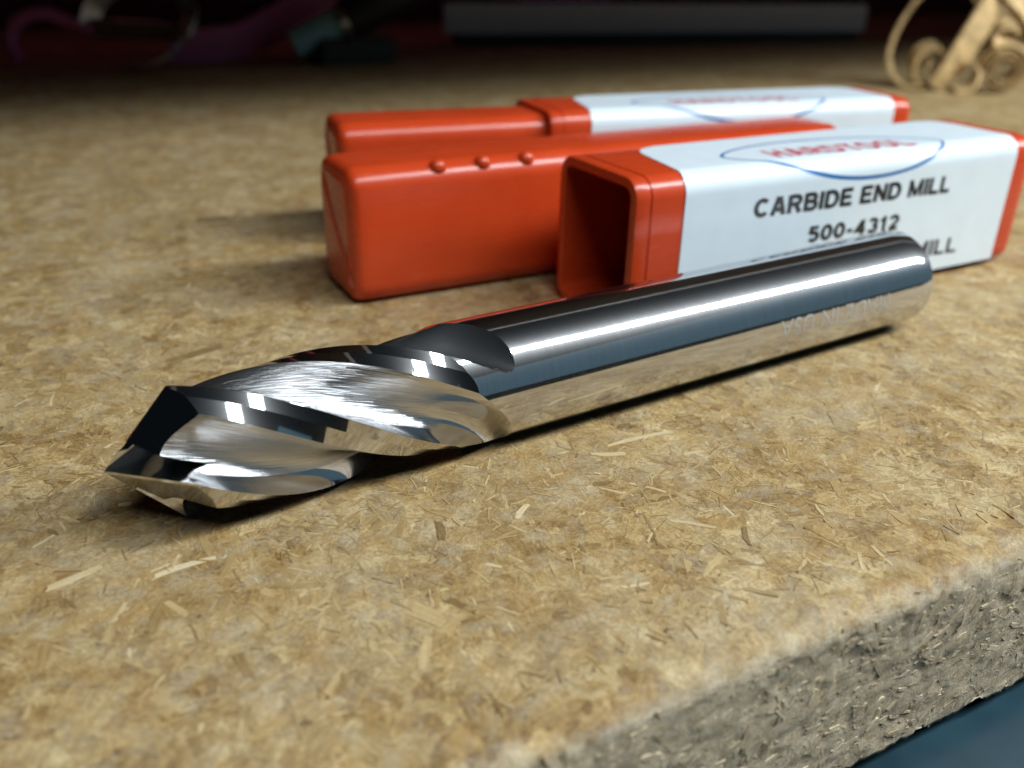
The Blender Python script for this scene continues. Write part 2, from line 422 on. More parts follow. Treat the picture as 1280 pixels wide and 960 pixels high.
big_shapes = [single_chip_mesh(random.uniform(1.8, 4.0), random.uniform(.35, .8), random.uniform(.38, .52)) for _ in range(24)]
for i in range(180):
    u, v = random.uniform(-25, 75), random.uniform(EDGE_V + 4.5, 34)
    o = link('wood_chip', random.choice(big_shapes), None, board)
    h = height_at(u, v)
    o.location = (u * MM, v * MM, (h - .055) * MM)
    o.rotation_euler = (random.uniform(-.02, .02), random.uniform(-.015, .015), random.uniform(0, 6.28))
def spot_chip(x, y, L, W, a, tone):
    p = Matrix.Rotation(-PHI, 3, 'Z') @ Vector((x, y, 0)); o = link('wood_chip', single_chip_mesh(L, W, tone), None, board)
    h = height_at(p.x, p.y)
    o.location = (p.x * MM, p.y * MM, (h - .02) * MM); o.rotation_euler = (0, 0, a - PHI)
for x, y, L, W, a, tone in ((2.7, -4.6, 3.7, .42, -.02, 1.05), (25.2, -14, 3.0, .16, -1.99, .12), (31.2, -5.8, 4.9, .35, -.12, 1.0), (21.8, 58.6, 3.7, 1.6, -.21, .05),
        (38.5, -5.2, .7, .35, -1.2, .0), (-2.5, -2.6, 2.6, .5, .21, .95), (15, -8.4, 1.9, .5, -1.98, .08), (11.3, -14.1, 1.7, 1.1, -1.09, .72), (55.1, -6.7, .9, .45, -1.4, .10),
        (27.5, -14.9, 2.6, .3, -.83, .9), (29.3, -17.3, 1.6, .3, -2.17, .05), (46, -12, 2.2, .3, .1, .95), (20, -9, 1.5, .4, .6, .95), (36, -16, .6, .3, .3, .02), (10, 22, 4.5, 1.0, .2, .1), (-2, 34, 5, 1.6, -.1, .12)):
    spot_chip(x, y, L, W, a, tone)

# blue ledge below the bench top
def build_ledge():
    prof = [(-13, -60), (-13.6, -17), (-13.3, -21), (-13.0, -24), (-13.1, -27), (-13.9, -30), (-15.2, -32.0), (-15.9, -33.2), (-15.7, -34.6), (-16.2, -37), (-17.8, -40), (-21, -43), (-26, -44.6), (-40, -45)]
    prof = prof[1:]
    bm = bmesh.new(); rings = []
    fine = []
    for a, b in zip(prof, prof[1:]):
        for t in (0, .34, .67): fine.append((a[0] + (b[0] - a[0]) * t, a[1] + (b[1] - a[1]) * t))
    fine.append(prof[-1])
    for _ in range(3): fine = [fine[0]] + [tuple((fine[i - 1][k] + 2 * fine[i][k] + fine[i + 1][k]) / 4 for k in (0, 1)) for i in range(1, len(fine) - 1)] + [fine[-1]]
    for u in np.linspace(-60, 160, 30):
        rings.append([(u, v, z) for z, v in fine] + [(u, -17, -40)])
    loft(bm, rings, True, True, True)
    return finish(bm, 40)
ledge = link('bench_ledge', build_ledge(), BLUE_PAINT); ledge.rotation_euler = (0, 0, PHI)
tag(ledge, 'dark blue painted ledge just below the rough board edge', kind='structure')

wall_bm = bmesh.new(); bmesh.ops.create_cube(wall_bm, size=1)
bmesh.ops.scale(wall_bm, vec=(1500, 8, 320), verts=wall_bm.verts); bmesh.ops.translate(wall_bm, vec=(200, 340, 100), verts=wall_bm.verts)
wall = link('wall', finish(wall_bm), DARK_WALL); wall.rotation_euler = (0, 0, PHI)
tag(wall, 'dark maroon backdrop behind the bench', kind='structure')

# shelf over the back of the bench: its shade darkens the far end of the board
sbm = bmesh.new(); bmesh.ops.create_cube(sbm, size=1)
bmesh.ops.scale(sbm, vec=(1100, 236, 14), verts=sbm.verts); bmesh.ops.bevel(sbm, geom=sbm.edges[:], offset=1.2, segments=2, affect='EDGES')
bmesh.ops.translate(sbm, vec=(150, 46 + 118, 85), verts=sbm.verts)
shelf = link('shelf', finish(sbm, 35), SHELF_WOOD); shelf.rotation_euler = (0, 0, PHI)
tag(shelf, 'dark shelf above the back of the bench', kind='structure')

# ------------------------------------------------------------------ the end mill
R, LEN, LEAD = 3.97, 63.5, 43.0
KH = .93                                    # axial rise of the point per unit of radius
XC = R * KH; TH0 = math.radians(87)
def edge_angle(x): return TH0 + 2 * math.pi * (x - XC) / LEAD
def rot(p, a): c, s = math.cos(a), math.sin(a); return (p[0] * c - p[1] * s, p[0] * s + p[1] * c)
RE = R + .007
P1 = (RE - .85 * math.sin(math.radians(17)), .85 * math.cos(math.radians(17)))
P2 = (P1[0] - 1.05 * math.sin(math.radians(27)), P1[1] + 1.05 * math.cos(math.radians(27)))
P3 = (0, RE); C1 = (2.05, 2.20); C2 = (-.50, .98)
def section():
    pts = []
    for i in range(4): t = i / 4; pts.append((RE + (P1[0] - RE) * t, P1[1] * t))
    for i in range(4): t = i / 4; pts.append((P1[0] + (P2[0] - P1[0]) * t, P1[1] + (P2[1] - P1[1]) * t))
    for i in range(44):
        t = i / 44; a, b, c, d = (1 - t) ** 3, 3 * t * (1 - t) ** 2, 3 * t * t * (1 - t), t ** 3
        pts.append((a * P2[0] + b * C1[0] + c * C2[0] + d * P3[0], a * P2[1] + b * C1[1] + c * C2[1] + d * P3[1]))
    return pts
SEC = section(); HEAD = 30.0
def runout(x): return max(0, x - 18.4) ** 2 / (2 * 5.6)
def tmp_obj(bm):
    bmesh.ops.recalc_face_normals(bm, faces=bm.faces)
    me = bpy.data.meshes.new('tmp'); bm.to_mesh(me); bm.free()
    o = bpy.data.objects.new('tmp', me); COL.objects.link(o); return o
def build_head():
    NS = 288
    bm = bmesh.new()                           # blank: round bar
    rings = [[(x, R * math.cos(2 * math.pi * k / NS), R * math.sin(2 * math.pi * k / NS)) for k in range(NS)] for x in [-2.0] + list(np.arange(0, HEAD, .75)) + [HEAD]]
    loft(bm, rings, True, True, True); blank = tmp_obj(bm)
    bm = bmesh.new(); rings = []
    xs = list(np.arange(-1.5, HEAD + 1.6, .14))
    for x in xs:
        ea = edge_angle(x); s = runout(x); ring = []
        for k in range(4):
            for p in SEC:
                r = math.hypot(*p); q = (p[0] * (r + s) / r, p[1] * (r + s) / r)
                y, z = rot(q, ea + k * math.pi / 2); ring.append((x, y, z))
        rings.append(ring)
    loft(bm, rings, True, True, True); flut = tmp_obj(bm)
    cutters = []
    bmc = bmesh.new()
    for k in range(4):
        th = TH0 + k * math.pi / 2; er = Vector((0, math.cos(th), math.sin(th))); et = Vector((0, -math.sin(th), math.cos(th)))
        def P(x, s, t): return Vector((x, 0, 0)) + er * s + et * t
        def hexa(c0, c1):
            bm = bmesh.new(); a = [bm.verts.new(p) for p in c0]; b = [bm.verts.new(p) for p in c1]
            bm.faces.new(a[::-1]); bm.faces.new(b)
            for i in range(4): bm.faces.new((a[i], a[(i + 1) % 4], b[(i + 1) % 4], b[i]))
            return tmp_obj(bm)
        cs = ((-9, -9), (9, -9), (9, 9), (-9, 9))
        cutters.append(hexa([P(-20 - .37 * k, s, t) for s, t in cs], [P(KH * s + .18 * t + .0017 * k, s, t) for s, t in cs]))
        # second, steeper relief behind the end edge
        c2 = ((-9.1, -9.2 - .03 * k), (9.3, -9.1), (9.2, 9.05), (-9.4, 9.15 + .02 * k))
        cutters.append(hexa([P(-21.3 - .37 * k, s, t) for s, t in c2], [P(KH * s + .92 * t - .10 + .0023 * k, s, t) for s, t in c2]))
        # gash in front of the end edge: deep before the two long teeth
        jb = .02 + .0063 * k
        if k % 2: ja, g0, g1, g2 = .06 + .017 * k, 4.55 + .013 * k, .18, 2.35
        else: ja, g0, g1, g2 = -.9 - .017 * k, .10 + .013 * k, 1.45, .95
        cs = ((-ja, -7.1 - .1 * k), (8, -7.3 - .1 * k), (8.2, -jb), (-ja, -jb - .0021))
        cutters.append(hexa([P(-20.7 - .37 * k, s, t) for s, t in cs], [P(g0 + g1 * s + g2 * t, s, t) for s, t in cs]))
    def add_mod(o, op, to=None):
        mo = (to or blank).modifiers.new('b', 'BOOLEAN'); mo.operation = op; mo.object = o; mo.solver = 'EXACT'
    add_mod(flut, 'INTERSECT')
    for c in cutters[1:]: add_mod(c, 'UNION', cutters[0])
    add_mod(cutters[0], 'DIFFERENCE')
    dg = bpy.context.evaluated_depsgraph_get()
    me = bpy.data.meshes.new_from_object(blank.evaluated_get(dg))
    for o in [blank, flut] + cutters:
        d = o.data; bpy.data.objects.remove(o); bpy.data.meshes.remove(d)
    bm = bmesh.new(); bm.from_mesh(me); bpy.data.meshes.remove(me)
    bmesh.ops.delete(bm, geom=[f for f in bm.faces if f.normal.x > .999 and f.calc_center_median().x > HEAD - .01], context='FACES')
    bmesh.ops.dissolve_degenerate(bm, dist=1e-4, edges=bm.edges)
    # which grind each face belongs to
    aP1 = math.atan2(P1[1], P1[0]); aP2 = math.atan2(P2[1], P2[0])
    secr = sorted((math.atan2(p[1], p[0]) % (math.pi / 2), math.hypot(*p)) for p in SEC)
    sa = np.array([q[0] for q in secr]); sr = np.array([q[1] for q in secr])
    full = SEC + [P3]
    fa = np.unwrap(np.array([math.atan2(p[1], p[0]) for p in full])); fa = np.maximum.accumulate(fa + np.arange(len(fa)) * 1e-6)
    fs_ = np.r_[0, np.cumsum(np.hypot(*np.diff(np.array(full), axis=0).T))]
    uvl = bm.loops.layers.uv.new('grind')
    for f in bm.faces:
        c = f.calc_center_median(); r = math.hypot(c.y, c.z)
        ph = (math.atan2(c.z, c.y) - edge_angle(c.x)) % (math.pi / 2)
        exp = float(np.interp(ph, sa, sr)) + runout(c.x)
        nr = (f.normal.y * c.y + f.normal.z * c.z) / max(r, 1e-6)
        if r > R - .012 and nr > .99: f.material_index = 0
        elif r < exp - .06 and c.x < 9: f.material_index = 3
        elif ph < aP2: f.material_index = 1
        else: f.material_index = 2
        for l in f.loops:
            v = l.vert.co; rr = math.hypot(v.y, v.z)
            a = math.atan2(v.z, v.y) - edge_angle(v.x)
            base = (math.atan2(c.z, c.y) - edge_angle(c.x)); a = base + ((a - base + math.pi) % (2 * math.pi) - math.pi)
            q = math.floor(base / (math.pi / 2)); l[uvl].uv = (v.x, float(np.interp(a - q * math.pi / 2, fa, fs_)) + q * 7.3 + (rr * 2.2 if f.material_index == 3 else 0)) if f.material_index else (a * 4, v.x * .5)
    me = finish(bm, 7)
    for M in (CARB_SHANK, CARB_LAND, CARB_FLUTE, CARB_END): me.materials.append(M)
    return me
mill = empty('end_mill', (0, 0, 0))
tag(mill, 'bare steel-grey four-flute carbide end mill with pointed tip lying on the board', 'end mill')
link('cutting_head', build_head(), None, mill)
def build_shank():
    NS = 288; bm = bmesh.new()
    prof = [(x, R) for x in np.linspace(HEAD, LEN - .55, 24)] + [(LEN - .5, R - .012), (LEN - .42, R - .06), (LEN - .08, R - .38), (LEN, R - .46)]
    loft(bm, [[(x, r * math.cos(2 * math.pi * k / NS), r * math.sin(2 * math.pi * k / NS)) for k in range(NS)] for x, r in prof], True, False, True)
    uvl = bm.loops.layers.uv.new('grind')
    for f in bm.faces:
        for l in f.loops: l[uvl].uv = (math.atan2(l.vert.co.z, l.vert.co.y) * 4, l.vert.co.x * .5)
    return finish(bm, 22)
link('shank', build_shank(), CARB_SHANK, mill)
for ch in mill.children: ch.location = (0, 0, R * MM)

# ------------------------------------------------------------------ lettering helper
def raw_text(body, bold):
    cu = bpy.data.curves.new('t', 'FONT'); cu.body = body; cu.offset = bold; cu.resolution_u = 4; cu.space_character = 1.06
    o = bpy.data.objects.new('t', cu); COL.objects.link(o); bpy.context.view_layer.update()
    dg = bpy.context.evaluated_depsgraph_get(); me = bpy.data.meshes.new_from_object(o.evaluated_get(dg))
    bpy.data.objects.remove(o); bpy.data.curves.remove(cu)
    bm = bmesh.new(); bm.from_mesh(me); bpy.data.meshes.remove(me); return bm
def text_mesh(body, bold=.018):
    """bold lettering; the letter M keeps a thinner stroke so that it stays open"""
    def span(t):
        b = raw_text(t, 0); r = max(v.co.x for v in b.verts); b.free(); return r
    ms = [(span(body[:i].rstrip()) if i else -1, span(body[:i + 1])) for i, ch in enumerate(body) if ch == 'M']
    def inside(f): x = f.calc_center_median().x; return any(a + .02 < x < b + .02 for a, b in ms)
    bm = raw_text(body, bold)
    if ms:
        bmesh.ops.delete(bm, geom=[f for f in bm.faces if inside(f)], context='FACES')
        thin = raw_text(body, bold * .35)
        bmesh.ops.delete(thin, geom=[f for f in thin.faces if not inside(f)], context='FACES')
        me = bpy.data.meshes.new('x'); thin.to_mesh(me); thin.free(); bm.from_mesh(me); bpy.data.meshes.remove(me)
    xs = [v.co.x for v in bm.verts]; ys = [v.co.y for v in bm.verts]; x0, x1, y0, y1 = min(xs), max(xs), min(ys), max(ys)
    for v in bm.verts: v.co = ((v.co.x - x0) / (x1 - x0), (v.co.y - y0) / (y1 - y0), 0)
    return bm
def mapped_text(body, fn, bold=.018, subdiv=0):
    bm = text_mesh(body, bold)
    bmesh.ops.triangulate(bm, faces=bm.faces)
    for _ in range(subdiv):
        es = [e for e in bm.edges if (Vector(fn(*e.verts[0].co.xy)) - Vector(fn(*e.verts[1].co.xy))).length > .3]
        if not es: break
        bmesh.ops.subdivide_edges(bm, edges=es, cuts=1); bmesh.ops.triangulate(bm, faces=bm.faces)
    for v in bm.verts: v.co = Vector(fn(v.co.x, v.co.y))
    bmesh.ops.scale(bm, vec=(MM, MM, MM), verts=bm.verts)
    me = bpy.data.meshes.new('t'); bm.to_mesh(me); bm.free(); return me
def arc(cx, cy, rx, ry, a0, a1, n=14):
    return [(cx + rx * math.cos(math.radians(a0 + (a1 - a0) * k / n)), cy + ry * math.sin(math.radians(a0 + (a1 - a0) * k / n))) for k in range(n + 1)]
GLYPH = {
 'C': (.78, [arc(.41, .5, .31, .40, 42, 318, 22)]),
 'A': (.80, [[(.09, 0), (.37, 1)], [(.71, 0), (.43, 1)], [(.2, .31), (.6, .31)]]),
 'R': (.78, [[(.1, 0), (.1, 1)], [(.1, .9), (.42, .9)] + arc(.44, .69, .21, .21, 90, -90, 10) + [(.1, .48)], [(.42, .48), (.68, 0)]]),
 'B': (.76, [[(.1, 0), (.1, 1)], [(.1, .9), (.40, .9)] + arc(.42, .71, .19, .19, 90, -90, 10) + [(.1, .52)], [(.12, .52), (.42, .52)] + arc(.44, .31, .22, .21, 90, -90, 10) + [(.1, .1)]]),
 'I': (.20, [[(.1, 0), (.1, 1)]]),
 'D': (.78, [[(.1, 0), (.1, 1)], [(.1, .9), (.33, .9)] + arc(.35, .5, .33, .40, 90, -90, 16) + [(.1, .1)]]),
 'E': (.70, [[(.1, 0), (.1, 1)], [(.1, .9), (.67, .9)], [(.1, .51), (.62, .51)], [(.1, .1), (.69, .1)]]),
 'N': (.76, [[(.1, 0), (.1, 1)], [(.66, 0), (.66, 1)], [(.10, .95), (.66, .05)]]),
 'M': (.92, [[(.1, 0), (.1, 1)], [(.82, 0), (.82, 1)], [(.12, .97), (.46, .06)], [(.46, .06), (.80, .97)]]),
 'L': (.64, [[(.1, 0), (.1, 1)], [(.1, .1), (.63, .1)]]),
 'H': (.76, [[(.1, 0), (.1, 1)], [(.66, 0), (.66, 1)], [(.1, .51), (.66, .51)]]),
 'T': (.70, [[(.35, 0), (.35, 1)], [(0, .9), (.70, .9)]]),
 'O': (.84, [arc(.42, .5, .32, .40, 0, 360, 28)]),
 '0': (.70, [arc(.35, .5, .25, .40, 0, 360, 26)]),
 '5': (.70, [[(.62, .9), (.2, .9), (.15, .50)], arc(.36, .345, .24, .245, 140, -150, 18)]),
 '-': (.42, [[(.04, .38), (.38, .38)]]),
 '4': (.72, [[(.50, 0), (.50, .98)], [(.47, .90), (.10, .29), (.70, .29)]]),
 '3': (.70, [arc(.34, .69, .22, .21, 155, -90, 14), arc(.34, .31, .25, .21, 90, -155, 14)]),
 '1': (.50, [[(.30, 0), (.30, 1)], [(.30, .88), (.06, .70)]]),
 '2': (.70, [arc(.34, .66, .24, .24, 165, -25, 14) + [(.12, .10)], [(.06, .1), (.64, .1)]]),
}
def stroke_text(body, fn, weight=.245, gap=.11):
    """heavy grotesque lettering: every stroke a mitred band, each band a hair above the one before"""
    x = 0; strokes = []
    for ch in body:
        if ch == ' ': x += .38; continue
        wd, ss = GLYPH[ch]
        for k, st in enumerate(ss): strokes.append(([(x + p[0], p[1]) for p in st], weight * (.86 if ch == 'M' else 1), k))
        x += wd + gap
    tot = x - gap; bm = bmesh.new()
    for pts, wt, k in strokes:
        dense = []
        for a, b in zip(pts, pts[1:]): dense += [a] if math.dist(a, b) < .2 else [(a[0] + (b[0] - a[0]) * t / 4, a[1] + (b[1] - a[1]) * t / 4) for t in range(4)]
        dense.append(pts[-1]); prev = None
        for i, p in enumerate(dense):
            def nrm(a, b): d = (b[0] - a[0], b[1] - a[1]); q = math.hypot(*d) or 1; return (-d[1] / q, d[0] / q)
            n0 = nrm(dense[i - 1], p) if i else None; n1 = nrm(p, dense[i + 1]) if i < len(dense) - 1 else None
            n0 = n0 or n1; n1 = n1 or n0; m_ = (n0[0] + n1[0], n0[1] + n1[1]); q = max(.5, (m_[0] * n0[0] + m_[1] * n0[1])); m_ = (m_[0] / q, m_[1] / q)
            cur = []
            for sg in (-1, 1):
                v = Vector(fn((p[0] + m_[0] * wt / 2 * sg) / tot, p[1] + m_[1] * wt / 2 * sg))
                cur.append(v + Vector((0, -.0025, .0025)) * k)
            cur = [bm.verts.new(c) for c in cur]
            if prev: bm.faces.new((prev[0], cur[0], cur[1], prev[1]))
            prev = cur
    bmesh.ops.scale(bm, vec=(MM, MM, MM), verts=bm.verts)
    me = bpy.data.meshes.new('t'); bm.to_mesh(me); bm.free(); return me
def on_shank(u, v):
    th = math.radians(169) + v * 1.35 / R; x = 57.6 - u * 12.2
    return (x, (R + .012) * math.cos(th), (R + .012) * math.sin(th) + R)
link('etched_marking', mapped_text('MADE IN USA', on_shank, .0, 5), ETCH, mill)

# ------------------------------------------------------------------ plastic cases
def rrect(W, H, r, inset=0., n=7):
    """points of a rounded rectangle in (y from near to far, z up), inset inwards"""
    W2, H2, r2 = W - 2 * inset, H - 2 * inset, max(.05, r - inset); pts = []
    for cy, cz, a0 in ((W2 - r2, H2 - r2, 0), (r2, H2 - r2, 90), (r2, r2, 180), (W2 - r2, r2, 270)):
        for k in range(n):
            a = math.radians(a0 + 90 * k / (n - 1)); pts.append((inset + cy + r2 * math.cos(a), inset + cz + r2 * math.sin(a)))
    return pts
def case_shell(W, H, r, L, wall, closed='right', groove=True, taper=0., depth=None):
    """square tube along x, open at one end, hollow"""
    outer = [(0, .22), (.1, .06), (.25, 0)]
    if groove: outer += [(1.25, 0), (1.32, .09), (1.52, .09), (1.6, 0)]
    outer += [(x, 0) for x in np.linspace(3, L - 1.6, 9)]
    outer += [(L - .9, .03), (L - .45, .14), (L - .15, .40), (L, .85)]
    bm = bmesh.new(); rings = []
    dep = L - 1.6 if depth is None else depth
    inner = [(dep, wall + .5), (dep - .4, wall + .02), (2, wall), (.12, wall), (0, wall - .12)]
    for x, i in inner + outer: rings.append([(x, y, z) for y, z in rrect(W, H, r, i)])
    loft(bm, rings, True, True, True)
    if closed == 'left':
        for v in bm.verts: v.co.x = L - v.co.x
    return finish(bm, 34)
SW, SH, SR, SL = 11.4, 12.95, 1.7, 48.4
ARC = SR * math.pi / 2
def surf(i, w, off):
    """point on the sleeve: i along it, w round it (0 = middle of the near top corner, + over the top, - down the front)"""
    if w > ARC / 2: y, z, ny, nz = SR + (w - ARC / 2), SH, 0, 1
    elif w < -ARC / 2: y, z, ny, nz = 0, SH - SR - (-w - ARC / 2), -1, 0
    else:
        a = math.pi * .75 - w / SR; ny, nz = math.cos(a), math.sin(a); y, z = SR + SR * ny, SH - SR + SR * nz
    return Vector((i, y + ny * off, z + nz * off))
def w_of_h(h): return -(SH - SR - h + ARC / 2)
W_TOP = ARC / 2 + SW - SR - 1.2; W_BOT = w_of_h(.75)
def label_mesh(right=45.4):
    ws = list(np.linspace(W_BOT, -ARC / 2, 14)) + list(np.linspace(-ARC / 2, ARC / 2, 12))[1:] + list(np.linspace(ARC / 2, W_TOP, 16))[1:]
    bm = bmesh.new(); rings_o, rings_i = [], []
    for wv in ws:
        left = 4.75 + max(0, wv) * .17; d = W_TOP - wv; rc = 2.4
        if d < rc: left += rc - math.sqrt(max(0, rc * rc - (rc - d) ** 2)); rr = right - (rc - math.sqrt(max(0, rc * rc - (rc - d) ** 2)))
        else: rr = right
        rings_o.append([surf(i, wv, .07) for i in np.linspace(left, rr, 26)])
        rings_i.append([surf(i, wv, .0) - (surf(0, wv, .03) - surf(0, wv, 0)) for i in np.linspace(left, rr, 26)])
    def grid(rs): return [[bm.verts.new(p) for p in r] for r in rs]
    A = grid(rings_o); B = grid(rings_i); n, k = len(A), len(A[0])
    for i in range(n - 1):
        for j in range(k - 1):
            bm.faces.new((A[i][j], A[i][j + 1], A[i + 1][j + 1], A[i + 1][j]))
            bm.faces.new((B[i][j], B[i + 1][j], B[i + 1][j + 1], B[i][j + 1]))
    for i in range(n - 1):
        for j in (0, k - 1): bm.faces.new((A[i][j], A[i + 1][j], B[i + 1][j], B[i][j]))
    for i in (0, n - 1):
        for j in range(k - 1): bm.faces.new((A[i][j], A[i][j + 1], B[i][j + 1], B[i][j]))
    return finish(bm, 40)
def logo_ring_mesh():
    bm = bmesh.new(); N_ = 160; rings = []
    for k in range(N_):
        a = 2 * math.pi * k / N_
        def pt(gr):
            ca, sa = math.cos(a), math.sin(a)
            px = (12.3 + gr) * ca; py = (4.1 + gr) * math.copysign(abs(sa) ** 1.25, sa)
            t = -.085; return 23.8 + px * math.cos(t) - py * math.sin(t), 2.55 + px * math.sin(t) + py * math.cos(t)
        rings.append([surf(*pt(g), .085) for g in (-.17, .0, .17)])
    vs = [[bm.verts.new(p) for p in r] for r in rings]
    for i in range(N_):
        a, b = vs[i], vs[(i + 1) % N_]
        for j in range(2): bm.faces.new((a[j], b[j], b[j + 1], a[j + 1]))
    return finish(bm, 60)
def line_on(i0, i1, w0, w1, cap):
    L = i1 - i0
    def fn(u, v):
        return surf(i0 + u * L, w0 + (w1 - w0) * u + v * cap, .085)
    return fn
def add_label(parent, front=True):
    lb = link('label', label_mesh(), PAPER, parent); lb['label'] = 'white paper label with black lettering and blue oval logo'
    link('logo_oval', logo_ring_mesh(), INK_BLUE, lb)
    link('logo_lettering', stroke_text('HARDTOOL', line_on(16.2, 32.4, 1.75, .95, 2.6), .2, .16), INK_RED, lb)
    link('lettering', stroke_text('CARBIDE END MILL', line_on(12.05, 36.3, w_of_h(8.72), w_of_h(8.52), 1.6)), INK_BLACK, lb)
    link('lettering', stroke_text('500-4312', line_on(18.7, 30.2, w_of_h(5.75), w_of_h(5.65), 1.45)), INK_BLACK, lb)
    link('lettering', stroke_text('CARBIDE END MILL', line_on(12.0, 39.4, w_of_h(3.1), w_of_h(2.2), 1.6), .2), INK_BLACK, lb)

sleeve = empty('case_sleeve', (40.75, 7.8, 0), -.0694)
tag(sleeve, 'empty open orange-red plastic sleeve with white label behind the end mill', 'case sleeve')
link('shell', case_shell(SW, SH, SR, SL, .85), PLASTIC, sleeve)
add_label(sleeve)

TW, THH, TR, TL = 9.0, 11.9, 1.9, 55.6
def inner_tube_parts(parent_shell, flat_parent, x0=0., y0=0., z0=0., L=TL, bumps=()):
    """closed left end carries two raised triangular panels split by a diagonal groove"""
    for s in (0, 1):
        pts = [(1.0, 1.5), (1.0, THH - 1.3), (TW - 1.6, THH - 1.0)] if False else None
        a = .95
        if s == 0: tri = [(a, THH - 1.6), (a, 2.2), (TW - 1.9, THH - a)]
        else: tri = [(TW - a, THH - 1.9), (TW - a, a + .8), (a + .6, a), (a + .25, 1.5)]
        if s == 0: tri = [(a, 3.0), (a, THH - 1.7), (1.7, THH - a), (TW - 2.2, THH - a)]
        else: tri = [(a, 1.6), (1.6, a), (TW - 1.8, a), (TW - a, 1.8), (TW - a, THH - 2.4), (TW - 1.25, THH - 1.5)]
        cy = sum(p[0] for p in tri) / len(tri); cz = sum(p[1] for p in tri) / len(tri)
        bm = bmesh.new(); rings = []
        for dx, k in ((.35, 1.03), (-.02, 1.0), (-.14, .93), (-.17, .80)):
            rings.append([(x0 + dx, y0 + cy + (p[0] - cy) * k, z0 + cz + (p[1] - cz) * k) for p in tri])
        loft(bm, rings, True, True, True)
        link('end_panel', finish(bm, 35), PLASTIC, flat_parent)
    if bumps:
        for x in bumps:
            bm = bmesh.new(); bmesh.ops.create_uvsphere(bm, u_segments=20, v_segments=12, radius=.78)
            k = TR * (1 - math.cos(math.radians(48)))
            bmesh.ops.scale(bm, vec=(1, .9, .9), verts=bm.verts)
            bmesh.ops.translate(bm, vec=(x0 + x, y0 + TR * (1 - math.cos(math.radians(52))) + .05, z0 + THH - TR * (1 - math.sin(math.radians(52))) - .05), verts=bm.verts)
            link('bump', finish(bm, 60), PLASTIC, flat_parent)
tube = empty('case_tube', (24.45, 24.75, 0), -.074)
tag(tube, 'plain orange-red plastic inner tube with three small bumps, lying between the two labelled pieces', 'case tube')
link('shell', case_shell(TW, THH, TR, TL, .8, 'left', False), PLASTIC, tube)
inner_tube_parts(tube, tube, bumps=(8.2, 12.5, 16.9))

case = empty('tool_case', (52.2, 36.1, 0), -.205)
tag(case, 'closed orange-red plastic tool case with white label, rearmost of the orange plastic pieces', 'tool case')
sh = link('sleeve', case_shell(SW, SH, SR, SL, .85), PLASTIC, case)
add_label(case)
tb = link('inner_tube', case_shell(TW, THH, TR, 62.0, .8, 'left', False), PLASTIC, case)
tb.location = (-22.4 * MM, (SW - TW) / 2 * MM, (SH - THH) / 2 * MM)
inner_tube_parts(None, tb)

# ------------------------------------------------------------------ wood shavings at the back right
def ribbon(path, wid, th=.35):
    """ribbon along path [(point, width direction)]"""
    bm = bmesh.new(); rings = []
    P = [Vector(p) for p, _ in path]
    for i, (p, d) in enumerate(path):
        t = (P[min(i + 1, len(P) - 1)] - P[max(i - 1, 0)]).normalized(); d = Vector(d); d = (d - t * d.dot(t)).normalized(); nn = t.cross(d)
        q = i / (len(path) - 1); ww = wid * (.55 + .45 * math.sin(math.pi * min(1, .12 + q * .9))) / 2
        rings.append([P[i] + d * ww + nn * th / 2, P[i] - d * ww + nn * th / 2, P[i] - d * ww - nn * th / 2, P[i] + d * ww - nn * th / 2])
    loft(bm, rings, True, True, True); return finish(bm, 45)
# frame at the shavings: X right in view, Y away, Z up
bx, by = Vector((.85, -.53, 0)), Vector((.53, .85, 0))
def local(o, x, y, z): return Vector(o) + bx * x + by * y + Vector((0, 0, z))
def spiral(o, r0, r1, turns, axis, wid, start=0., flat=1.):
    ax = Vector(axis).normalized(); e1 = ax.cross(Vector((0, 0, 1))).normalized(); e2 = e1.cross(ax); path = []
    n = int(turns * 26)
    for k in range(n + 1):
        t = k / n; a = start + 2 * math.pi * turns * t; r = r0 + (r1 - r0) * t
        path.append((Vector(o) + e1 * r * math.cos(a) + e2 * r * math.sin(a) * flat + ax * t * .8, ax))
    return ribbon(path, wid)
def smooth_path(pts, n=60):
    P = [Vector(p) for p in pts]; out = []
    for k in range(n + 1):
        t = k / n * (len(P) - 1); i = min(int(t), len(P) - 2); f = t - i
        a, b, c, d = P[max(i - 1, 0)], P[i], P[i + 1], P[min(i + 2, len(P) - 1)]
        out.append(.5 * ((2 * b) + (c - a) * f + (2 * a - 5 * b + 4 * c - d) * f * f + (3 * b - a - 3 * c + d) * f ** 3))
    return out
SO = (204.0, 89.5, 0)
UP = Vector((0, 0, 1))
def bands(name, label, pts, wdir, wid, th=.4, n=90, twist=0.):
    pth = smooth_path([local(SO, *q) for q in pts], n)
    o = link(name, ribbon([(p, bx * (wdir[0] + twist * math.sin(i * .09)) + by * wdir[1] + UP * (wdir[2] + twist * math.cos(i * .07))) for i, p in enumerate(pth)], wid, th), CURL)
    return tag(o, label, 'wood shaving', 'wood shavings')
o = link('wood_shaving', spiral(local(SO, 8.4, -6, 5.75), 1.9, 5.4, 3.4, by + bx * .30 + UP * .15, 6.5, .6), CURL)
tag(o, 'pale wood shaving rolled into a thick round ring, lowest right of the shavings pile', 'wood shaving', 'wood shavings')
bands('wood_shaving', 'small tight wood shaving curl inside the big thin loop', [(-5, 1, .6), (-9, 1, 3), (-9.2, 1, 7.5), (-5.6, 1, 9.6), (-2.2, 1, 7.2), (-3.2, 1, 3.9), (-6, 1, 4.4), (-6.2, 1, 7)], (.15, 1, .2), 6.0, .8)
